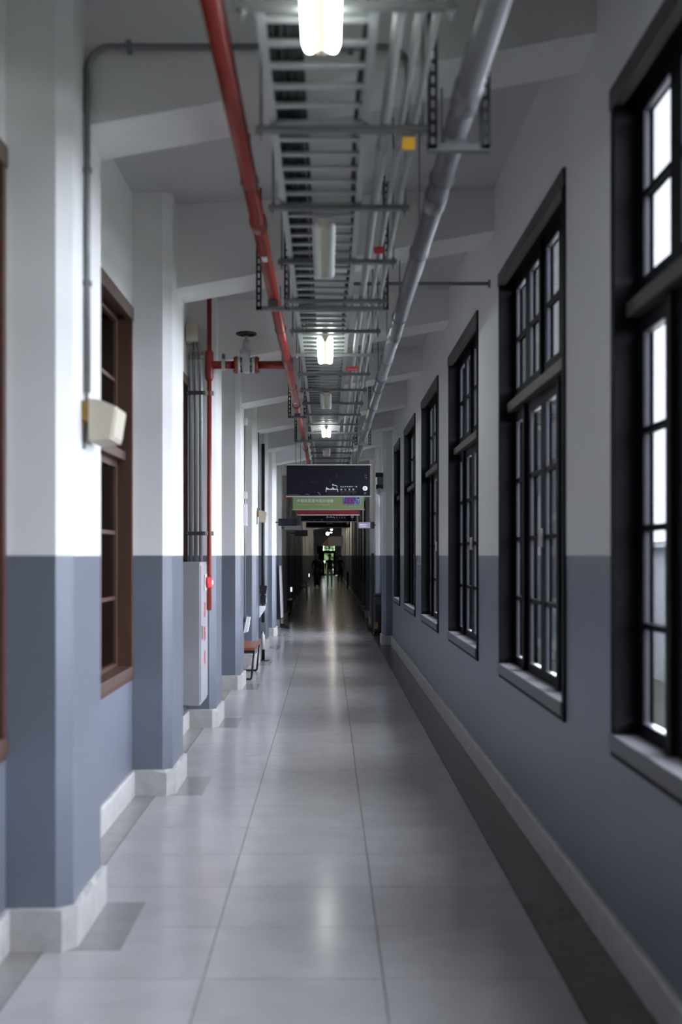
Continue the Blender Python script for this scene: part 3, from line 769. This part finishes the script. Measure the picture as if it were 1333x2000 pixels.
# ------------------------------------------------------------------ fittings on the fourth and fifth pillars
P4, P5, P6 = PIL[6], PIL[7], PIL[8]
t = thing('wall_conduit', 'thin grey conduit with switch boxes on the fourth left pillar', 'conduit', (-1.066, P4+.60, 0))
MB().tube([(0,0,.84),(0,0,3.40)], .0105, CONDUIT, 8).build('tube', t)
for z, h, w_ in ((3.36,.09,.045),(2.42,.09,.05),(2.17,.28,.075)):
    MB().box(-.014,.03,-w_,w_*.6,z-h/2,z+h/2, WHITEP, bev=.004).build('switch_box', t)
MB().box(-.014,.028,-.04,.03,.80,.88, STRUT, bev=.004).build('outlet_box', t)
t = thing('leaflet_holder', 'clear leaflet pocket holding white paper on the fourth left pillar', 'leaflet holder', (-1.078, P4+.50, .66))
MB().prism([(0,.0),(.045,.015),(.085,.20),(.04,.203)], 'y', 0, .16, WHITEP).build('pocket', t)
MB().prism([(.047,.012),(.052,.012),(.076,.13),(.071,.13)], 'y', .01, .15, PAPER).build('paper', t)
t = thing('wall_conduit', 'thin dark conduit beside the beam end on the fifth left pillar', 'conduit', (-1.066, P5+.40, 0))
MB().tube([(0,0,2.36),(0,0,3.56)], .010, STRUT, 8).build('tube', t)
MB().box(-.014,.02,-.03,.03,2.33,2.38, STRUT).build('outlet_box', t)
st = thing('post_stand', 'black post with box, white tray and dispenser standing beside the fifth left pillar', 'stand', (-1.018, P5+.80, 0))
MB().tube([(0,0,.012),(0,0,3.4)], .026, BLACKM, 12).build('post', st)
MB().tube([(0,0,0),(0,0,.014)], .10, BLACKM, 20).build('base_plate', st)
MB().prism([(-.045,1.05),(.045,1.05),(.065,1.18),(-.05,1.18)], 'y', -.09, -.026, BLACKG).build('box', st)
MB().box(-.04,.045,-.09,-.026,.89,1.03, BLACKG, bev=.012).build('dispenser', st)
MB().box(.046,.056,-.08,-.04,.91,.99, WHITEP, bev=.003).build('nozzle', st)
MB().prism([(-.055,.86),(.045,.86),(.03,.80),(-.05,.68),(-.055,.68)], 'y', -.12, -.026, PAPER).build('tray', st)
MB().box(-.045,.055,-.10,-.026,.47,.60, STRUT, bev=.006).build('lower_box', st)
MB().tube([(0,-.066,.18),(0,-.066,.40),(0,-.066,.43),(0,-.066,.465)], .03, DIFFUSER, 12, radii=[.03,.03,.014,.012]).build('bottle', st)

# ------------------------------------------------------------------ hanging signs
def sign_base(label, y, z0, z1, face, xc=.006, wd=1.284):
    t = thing('hanging_sign', label, 'sign', (xc, y, z0), 0, 'hanging signs across the corridor')
    h = z1-z0
    MB().box(-wd/2,wd/2,0,.03,.0,h, face).build('panel', t)
    MB().box(-wd/2-.012,wd/2+.018,-.006,.036,-.014,.004, ALU, bev=.003).build('bottom_rail', t)
    MB().box(-wd/2-.012,wd/2+.018,-.006,.036,h-.004,h+.012, ALU, bev=.003).build('top_rail', t)
    for x in (-.5, .445): MB().tube([(x,.015,h+.01),(x,.015,ZC(x+xc)-z0)], .006, STRUT, 8).build('rod', t)
    return t
def black_print(t, sc=1.0):
    """the printed line drawing and lettering; local x in metres from the centre, z from the lower edge"""
    Y = -.0012
    def bar(x0,x1,z0,z1,m=PRINT): return MB().box(x0,x1,Y,0,z0,z1,m)
    B = bar(-.04,.15,.098,.106); B.box(-.04,-.033,Y,0,.065,.1,PRINT); B.box(.143,.15,Y,0,.065,.1,PRINT)
    for x0,x1,zt in ((-.035,-.02,.135),(-.02,.0,.122),(.0,.015,.115),(.035,.05,.118),(.06,.075,.135),(.075,.09,.12),(.095,.11,.112)):
        B.box(x0,x1,Y,0,.106,zt,PRINT)
    B.prism([(.124,.106),(.130,.106),(.140,.155),(.134,.157)], 'y', Y, 0, PRINT)
    B.prism([(.136,.150),(.138,.158),(.070,.178),(.068,.170)], 'y', Y, 0, PRINT)
    B.prism([(.058,.165),(.078,.160),(.078,.185),(.066,.186)], 'y', Y, 0, PRINT)
    B.build('line_drawing', t)
    C = MB(); C.box(-.03,.14,Y,0,.060,.085,SIGNGRY); C.box(-.035,.15,Y,0,.022,.045,SIGNGRY)
    C.prism([(-.62,.018),(-.44,.018),(-.44,.022),(-.62,.022)], 'y', Y, 0, PRINTG)
    C.prism([(-.36,.030),(-.33,.034),(-.29,.022),(-.30,.020)], 'y', Y, 0, PRINTG)
    C.prism([(-.165,.060),(-.155,.060),(-.115,.015),(-.125,.015)], 'y', Y, 0, PRINTG)
    C.box(-.42,-.405,Y,0,.15,.26,SIGNGRY); C.box(-.28,-.22,Y,0,.20,.225,SIGNGRY); C.box(-.19,-.15,Y,0,.215,.23,SIGNGRY)
    for cx, cz, r in ((.13,.315,.026),(.02,.235,.026)):
        C.tube([(cx,Y,cz),(cx,0,cz)], r, SIGNGRY, 20)
    C.build('faint_print', t)
    a = text_mesh('lettering', '松山文創園區一館', .026, PRINT, t, (.185, Y, .135), space=1.56)
    text_mesh('lettering', '辦公空間', .031, PRINT, t, (.185, Y, .088), space=2.95)
    text_mesh('lettering', 'Songshan Cultural and Creative Park', .0155, PRINTG, t, (.188, Y, .060), space=1.05)
    text_mesh('lettering', 'Office Space   No.1', .0155, PRINTG, t, (.188, Y, .030), space=1.8)
    E = MB(); E.tube([(.565,Y,.118),(.565,0,.118)], .038, PRINT, 28); e = E.build('emblem', t)
    E = MB(); E.tube([(.565,Y-.0008,.135),(.565,Y,.135)], .008, PRINTC, 12); E.box(.555,.575,Y-.0008,Y,.095,.125,PRINTC)
    E.prism([(.540,.118),(.565,.142),(.590,.118),(.586,.114),(.565,.134),(.544,.114)], 'y', Y-.0008, Y, PRINTC); E.build('emblem_figure', t)
    text_mesh('lettering', '2F', .036, PRINTC, t, (.545, Y, .030), shear=.2)
    text_mesh('lettering', '辦公', .018, SIGNGREY, t, (.56, Y, .31)); text_mesh('lettering', '空間', .018, SIGNGREY, t, (.56, Y, .275))
s1 = sign_base('large black hanging sign nearest the camera, printed with a white drawing and 2F', 17.5, 2.565, 3.04, SIGNBLK)
black_print(s1)
s2 = sign_base('green hanging sign with white lettering and a red readout', 20.55, 2.485, 2.96, SIGNGRN)
Y = -.0012
text_mesh('lettering', '中華民國室內設計協會', .066, PRINT, s2, (-.57, Y, .13), space=1.02)
text_mesh('lettering', 'CHINESE SOCIETY OF INTERIOR DESIGNERS', .026, PRINTGR, s2, (-.57, Y, .072), space=1.18)
ro = MB().box(.28,.575,-.012,0,.085,.36, BLUEL).build('readout_frame', s2)
MB().box(.292,.50,-.015,-.012,.097,.215, BLUE).box(.512,.563,-.015,-.012,.097,.215, BLUE).box(.292,.563,-.015,-.012,.228,.352, BLUE).build('readout_panel', ro)
text_mesh('digits', '133', .112, REDLED, ro, (.300, -.016, .115), space=1.0)
text_mesh('lettering', 'J', .06, PRINT, ro, (.476, -.016, .108)); text_mesh('lettering', 'T', .10, PRINT, ro, (.510, -.016, .112))
s3 = sign_base('red hanging sign directly behind the green one', 23.7, 2.50, 2.975, SIGNRED)
text_mesh('lettering', 'TAIWAN CREATIVE CONTENT AGENCY', .048, PRINT, s3, (-.58, Y, .098), space=1.22)
s4 = sign_base('second black hanging sign, lower edge showing under the red sign', 26.7, 2.445, 2.92, SIGNBLK)
black_print(s4)
s5 = sign_base('third black hanging sign, farthest of the row', 33.0, 2.465, 2.94, SIGNBLK)
black_print(s5)
# banner far down the corridor
t = thing('hanging_banner', 'dark banner with slanting rose stripes beside a grey half, far down the corridor', 'banner', (0, 66, 2.20))
MB().box(-.60,.02,0,.02,0,.55, NAVYBAN).build('dark_panel', t)
MB().box(.02,.88,0,.02,0,.55, GREYBAN).build('grey_panel', t)
B = MB()
for k in range(3):
    B.prism([(-.38+.14*k,.02),(-.31+.14*k,.02),(.01,.02+(.32-.14*k)*1.15),(.01,.02+(.39-.14*k)*1.15)], 'y', -.004, 0, PINKST)
B.build('stripes', t)
MB().box(-.62,.90,-.01,.03,.55,.575, BLACKM).build('top_rail', t)
for x in (-.5,.8): MB().tube([(x,.01,.57),(x,.01,ZC(x)-2.2)], .008, STRUT, 6).build('rod', t)
t = thing('pendant_lamp', 'glowing violet-white round lamp beyond the hanging signs', 'lamp', (-.02, 60, 2.80))
b = MB(); bm = bmesh.new(); bmesh.ops.create_uvsphere(bm, u_segments=20, v_segments=12, radius=.085); b.bm(bm, VIOLETLAMP, True); b.build('globe', t)
MB().tube([(0,0,.08),(0,0,ZC(0)-2.80)], .008, BLACKM, 8).build('stem', t)

# blade signs
def blade(label, x0, x1, y, z0, z1, face, txt, xm, name='blade_sign', end=None):
    t = thing(name, label, 'sign', (0, y, z0))
    MB().box(x0,x1,0,.05,0,z1-z0, BLACKM if end else face, bev=.004).build('case', t)
    if end: MB().box(end[0],end[1],-.004,0,.008,z1-z0-.008, face).build('lit_face', t)
    if txt:
        xx0, xx1 = end or (x0, x1); w_ = xx1-xx0; h = z1-z0
        yy = -.005 if end else -.001
        MB().box(xx0+w_*.08,xx0+w_*.72,yy-.001,yy,h*.52,h*.64, txt).box(xx0+w_*.08,xx0+w_*.66,yy-.001,yy,h*.26,h*.33, txt).build('print_line', t)
    a, b_ = (x0, xm) if xm < x0 else (x1, xm)
    MB().tube([(a,.025,(z1-z0)*.5),(b_,.025,(z1-z0)*.5)], .012, BLACKM, 8).build('arm', t)
    return t
blade('black blade sign projecting from a left pillar below the green sign', -1.02, -.64, 23.35, 2.26, 2.406, SIGNBLK, SIGNGRY, -1.08)
blade('grey blade sign behind the black blade sign', -1.01, -.61, 26.45, 2.24, 2.35, SIGNGREY, None, -1.08)
blade('grey blade sign with darker lower face, farthest of the left three', -.945, -.585, 32.6, 2.205, 2.38, SIGNGREY, PRINTG, -1.08)
blade('lit pale violet blade sign with a black end on the right', .655, .995, 24.35, 2.227, 2.369, SIGNVIO, PRINT, 1.03, end=(.655,.905))
t = thing('fire_sign', 'red edged plate fixed on the left pillar beside the black sign', 'sign', (-.78, 20.6, 2.69))
MB().box(-.02,.15,0,.04,0,.045, REDTAG, bev=.004).build('plate', t); MB().tube([(.075,.02,-.40),(.075,.02,.0)], .014, BLACKM, 8).build('post', t)
# round lamp and black bracket on the right beside the black sign
t = thing('wall_camera', 'black and grey round fitting on the right pillar beside the black sign', 'security camera', (.93, 21.0, 2.78))
MB().box(-.05,.09,0,.05,.32,.40, BLACKM, bev=.005).build('bracket', t)
MB().box(-.02,.09,.0,.05,.18,.32, STRUT, bev=.005).build('body', t)
MB().box(-.04,.09,.0,.05,.10,.18, BLACKM, bev=.005).build('hood', t)
b = MB(); bm = bmesh.new(); bmesh.ops.create_uvsphere(bm, u_segments=18, v_segments=10, radius=.07); b.bm(bm, WHITEP, True, Matrix.Translation((.02,.03,.055))); b.build('dome', t)

# ------------------------------------------------------------------ things standing in the far half
t = thing('bin', 'tall black rounded bin standing before the pillar on the right', 'bin', (1.075, 23.86, 0))
MB().box(-.125,.115,-.14,.14,.02,.80, BLACKG, bev=.035).build('body', t); MB().box(-.13,.12,-.145,.145,.80,.86, BLACKG, bev=.025).build('lid', t)
MB().box(-.12,.11,-.13,.13,0,.03, BLACKM).build('foot', t); MB().box(-.11,-.03,-.143,-.139,.12,.26, OCHRE).build('label_plate', t)
MB().box(-.09,.08,-.146,-.138,.62,.74, BLACKM).build('flap', t)
t = thing('tall_board', 'narrow black board standing edge-on behind the black bin', 'board', (.985, 24.9, 0))
MB().box(-.02,.025,0,.6,.04,1.70, BLACKM, bev=.004).build('panel', t); MB().box(-.1,.1,.05,.12,0,.04, BLACKM).build('foot', t); MB().box(-.1,.1,.48,.55,0,.04, BLACKM).build('foot', t)
t = thing('bin', 'small dark bin far down the right side of the corridor', 'bin', (1.055, 57.5, 0))
MB().box(-.11,.11,-.14,.14,.0,.78, BLACKG, bev=.03).build('body', t); MB().box(-.115,.115,-.145,.145,.78,.84, BLACKG, bev=.02).build('lid', t)
t = thing('poster_stand', 'pale poster board seen edge-on on a black wheeled foot at the left', 'stand', (-1.02, 25.6, 0))
b = MB(); b.prism([(-.08,1.42),(-.045,1.42),(.0,.25),(-.045,.25)], 'y', 0, .6, WHITEP); b.build('board', t)
b = MB(); b.prism([(-.095,1.40),(-.082,1.40),(-.046,.06),(-.065,.06)], 'y', .1, .16, BLACKM); b.build('strut', t)
b = MB(); b.tube([(-.06,.05,.055),(.13,.05,.04)], .03, BLACKM, 10); b.tube([(-.06,.55,.055),(.13,.55,.04)], .03, BLACKM, 10); b.build('foot', t)
b = MB(); b.tube([(.09,.02,.05),(.15,.02,.05)], .05, BLACKM, 14); b.build('caster', t)
t = thing('chair', 'dark tilted chair standing by the left wall far down the corridor', 'chair', (-1.0, 43.3, 0))
MB().box(-.14,.20,-.2,.2,.42,.47, BLACKM, bev=.01).build('seat', t); b = MB(); b.prism([(-.16,.45),(-.12,.45),(-.17,1.15),(-.20,1.15)], 'y', -.2, .2, BLACKM); b.build('backrest', t)
for x, dx in ((-.12,-.0),(.17,.04)):
    for y in (-.17,.17): MB().tube([(x,y,.43),(x+dx,y,0)], .014, BLACKM, 8).build('leg', t)
MB().tube([(-.16,-.2,.72),(.14,-.2,.66),(.2,-.2,.47)], .014, BLACKM, 8).build('armrest', t)
for n, (x, y, z, h) in enumerate(((-1.06, 32.7, .60, .15), (-1.06, 63.4, .45, .2))):
    t = thing('guide_light', ('small glowing white guide light low on a left pillar past the nearer signs','small greenish guide light low on the left beside the walkers')[n], 'light', (x, y, z))
    MB().box(-.02,.02,0,.06,0,h, WHITEP, bev=.004).build('case', t); MB().box(-.012,.03,-.004,.0,.015,h-.015, NIGHT).build('glow_panel', t)
t = thing('light_panel', 'small tilted white panel glowing near the end door', 'light', (-.20, 84, 1.02))
b = MB(); b.prism([(-.13,.20),(-.05,.26),(.10,.07),(.06,-.02)], 'y', 0, .03, NIGHT); b.build('panel', t)
MB().box(-.10,-.06,.0,.04,-1.02,.16, BLACKM).build('post', t)

# dark framed windows between the far right pillars
for k, y in enumerate(RPIL[3:9]):
    wdo = bpy.data.objects.new('window_%d' % (40+k), None); COL.objects.link(wdo); struct(wdo); wdo.location = (XR, y+PD+.1, .85)
    f = MB(); W_ = PER-PD-.2
    f.box(-.13,0,0,.07,0,2.4,BLACKWOOD); f.box(-.13,0,W_-.07,W_,0,2.4,BLACKWOOD); f.box(-.13,0,.07,W_-.07,0,.07,BLACKWOOD); f.box(-.13,0,.07,W_-.07,2.33,2.4,BLACKWOOD); f.box(-.13,-.04,.07,W_-.07,1.7,1.76,BLACKWOOD)
    f.build('frame', wdo); MB().box(-.06,-.056,.07,W_-.07,.07,2.33,GLASS).build('pane', wdo)

# ------------------------------------------------------------------ people
def make_person(label, loc, rz, height, joints, radii, edges, topm, legm, waist, hair_long=False, skirt=None):
    t = thing('person', label, 'person', loc, rz, None)
    me = bpy.data.meshes.new('body'); names = list(joints)
    me.from_pydata([joints[n] for n in names], [(names.index(a), names.index(b)) for a, b in edges], [])
    o = bpy.data.objects.new('body_tmp', me); COL.objects.link(o)
    md = o.modifiers.new('Skin', 'SKIN'); md.use_smooth_shade = True
    for n, sv in zip(names, me.skin_vertices[0].data):
        r = radii[n]; sv.radius = r if isinstance(r, tuple) else (r, r); sv.use_root = (n == 'pelvis')
    sd = o.modifiers.new('Sub', 'SUBSURF'); sd.levels = 1; sd.render_levels = 1
    dg = bpy.context.evaluated_depsgraph_get(); dg.update()
    bmsh = bpy.data.meshes.new_from_object(o.evaluated_get(dg)); bpy.data.objects.remove(o)
    bmsh.materials.clear()
    for m in (SKIN, topm, legm, SHOE): bmsh.materials.append(m)
    wr = [Vector(joints['wrist_l']), Vector(joints['wrist_r'])]
    for p in bmsh.polygons:
        c = p.center; p.use_smooth = True
        if min((c-q).length for q in wr) < .13 and c.z < wr[0].z+.05 and abs(c.x) > .14: i = 0
        elif c.z > 1.44: i = 0
        elif c.z > waist or abs(c.x) > .19: i = 1
        elif c.z > .10: i = 2
        else: i = 3
        p.material_index = i
    body = obj('body', bmsh, t)
    hx, hy, hz = joints['head']
    h = MB(); bm = bmesh.new(); bmesh.ops.create_uvsphere(bm, u_segments=18, v_segments=12, radius=.112)
    bmesh.ops.delete(bm, geom=[v for v in bm.verts if v.co.z < (-.02 if v.co.y < 0.02 else -.10) and v.co.y < .06], context='VERTS')
    h.bm(bm, HAIR, True, Matrix.Translation((hx, hy+.018, hz+.035)) @ Matrix.Diagonal((.86, 1.0, 1.05, 1)))
    if hair_long: h.tube([(hx,hy+.09,hz+.03),(hx,hy+.10,hz-.12),(hx,hy+.09,hz-.26)], .07, HAIR, 10, radii=[.075,.085,.05])
    h.build('hair', t)
    for sx in (-1,1):
        e = MB(); bm = bmesh.new(); bmesh.ops.create_uvsphere(bm, u_segments=8, v_segments=6, radius=.012); e.bm(bm, BLACKG, True, Matrix.Translation((hx+sx*.032, hy-.088, hz+.01))); e.build('eye', t)
    m_ = MB(); m_.box(hx-.025,hx+.025,hy-.094,hy-.084,hz-.065,hz-.055, REDTAG); m_.build('mouth', t)
    if skirt:
        s_ = MB(); s_.tube(skirt[0], .2, legm, 16, radii=skirt[1]); s_.build('long_skirt', t)
    t.scale = (height/1.70,)*3
    return t
def skeleton(step, arm_l, arm_r):
    """facing -y; step: half stride in metres; arms: (elbow, wrist) per side"""
    J = {'pelvis':(0,0,.93),'waist':(0,0,1.06),'chest':(0,0,1.27),'neck0':(0,.0,1.42),'neck':(0,-.005,1.49),'jaw':(0,-.025,1.54),'head':(0,-.01,1.60),'crown':(0,0,1.665),
         'nose':(0,-.105,1.585)}
    R = {'pelvis':(.155,.115),'waist':(.135,.10),'chest':(.165,.115),'neck0':(.085,.075),'neck':.055,'jaw':(.06,.065),'head':(.08,.09),'crown':(.062,.068),'nose':.015}
    E = [('pelvis','waist'),('waist','chest'),('chest','neck0'),('neck0','neck'),('neck','jaw'),('jaw','head'),('head','crown'),('head','nose')]
    for s_, sx, st, arm in (('l',-1,step,arm_l),('r',1,-step,arm_r)):
        J['hip_'+s_] = (sx*.095, 0, .88); J['knee_'+s_] = (sx*.10, -st*.45-.03, .49); J['ank_'+s_] = (sx*.10, -st, .09); J['toe_'+s_] = (sx*.115, -st-.17, .035)
        R['hip_'+s_] = .088; R['knee_'+s_] = .060; R['ank_'+s_] = .042; R['toe_'+s_] = (.042,.030)
        E += [('pelvis','hip_'+s_),('hip_'+s_,'knee_'+s_),('knee_'+s_,'ank_'+s_),('ank_'+s_,'toe_'+s_)]
        J['sho_'+s_] = (sx*.175, 0, 1.385); J['elb_'+s_] = arm[0]; J['wrist_'+s_] = arm[1]
        R['sho_'+s_] = .058; R['elb_'+s_] = .043; R['wrist_'+s_] = .029
        E += [('chest','sho_'+s_),('sho_'+s_,'elb_'+s_),('elb_'+s_,'wrist_'+s_)]
        e, w_ = Vector(arm[0]), Vector(arm[1]); d_ = (w_-e).normalized(); side = Vector((0,1,0)) if abs(d_.y) < .8 else Vector((0,0,1))
        side = (side-d_*side.dot(d_)).normalized(); up = d_.cross(side)
        pal = w_+d_*.065; J['palm_'+s_] = tuple(pal); R['palm_'+s_] = (.030,.018); E.append(('wrist_'+s_,'palm_'+s_))
        for k, (off, ln) in enumerate(((-.027,.068),(-.009,.080),(.009,.076),(.026,.058))):
            a = pal+side*off+d_*.025; b_ = a+d_*ln*.55+up*.008; c = b_+d_*ln*.4+up*.022
            for q, pnt in enumerate((a,b_,c)):
                J['f%d%d_%s'%(k,q,s_)] = tuple(pnt); R['f%d%d_%s'%(k,q,s_)] = .0085-.001*q
            E += [('palm_'+s_,'f%d0_%s'%(k,s_)),('f%d0_%s'%(k,s_),'f%d1_%s'%(k,s_)),('f%d1_%s'%(k,s_),'f%d2_%s'%(k,s_))]
        a = w_+d_*.04-side*.04; b_ = a+d_*.035-side*.014
        for q, pnt in enumerate((a,b_)): J['t%d_%s'%(q,s_)] = tuple(pnt); R['t%d_%s'%(q,s_)] = .0095
        E += [('palm_'+s_,'t0_'+s_),('t0_'+s_,'t1_'+s_)]
    return J, R, E
J, R, E = skeleton(.07, ((-.225,.03,1.12),(-.21,-.14,.92)), ((.235,.05,1.14),(.18,-.19,1.06)))
make_person('person in a dark top and pale trousers walking down the middle of corridor', (.09, 58.0, 0), 0, 1.70, J, R, E, NAVY, PALECLOTH, .98)
J, R, E = skeleton(.05, ((-.24,.02,1.13),(-.23,-.08,.88)), ((.24,.02,1.13),(.225,-.10,.88)))
make_person('person in loose black clothes walking on the left beside the pale-trousered one', (-.55, 57.6, 0), .05, 1.70, J, R, E, NAVY, NAVY, .98, True,
            ([(0,0,1.02),(0,0,.8),(0,0,.45),(0,0,.16)], [.155,.19,.175,.15]))
J, R, E = skeleton(.10, ((-.225,.02,1.13),(-.22,-.06,.88)), ((.225,.02,1.13),(.22,-.05,.88)))
make_person('person in black standing in the shadows behind, at the right', (.72, 68.0, 0), 0, 1.66, J, R, E, NAVY, NAVY, .98)
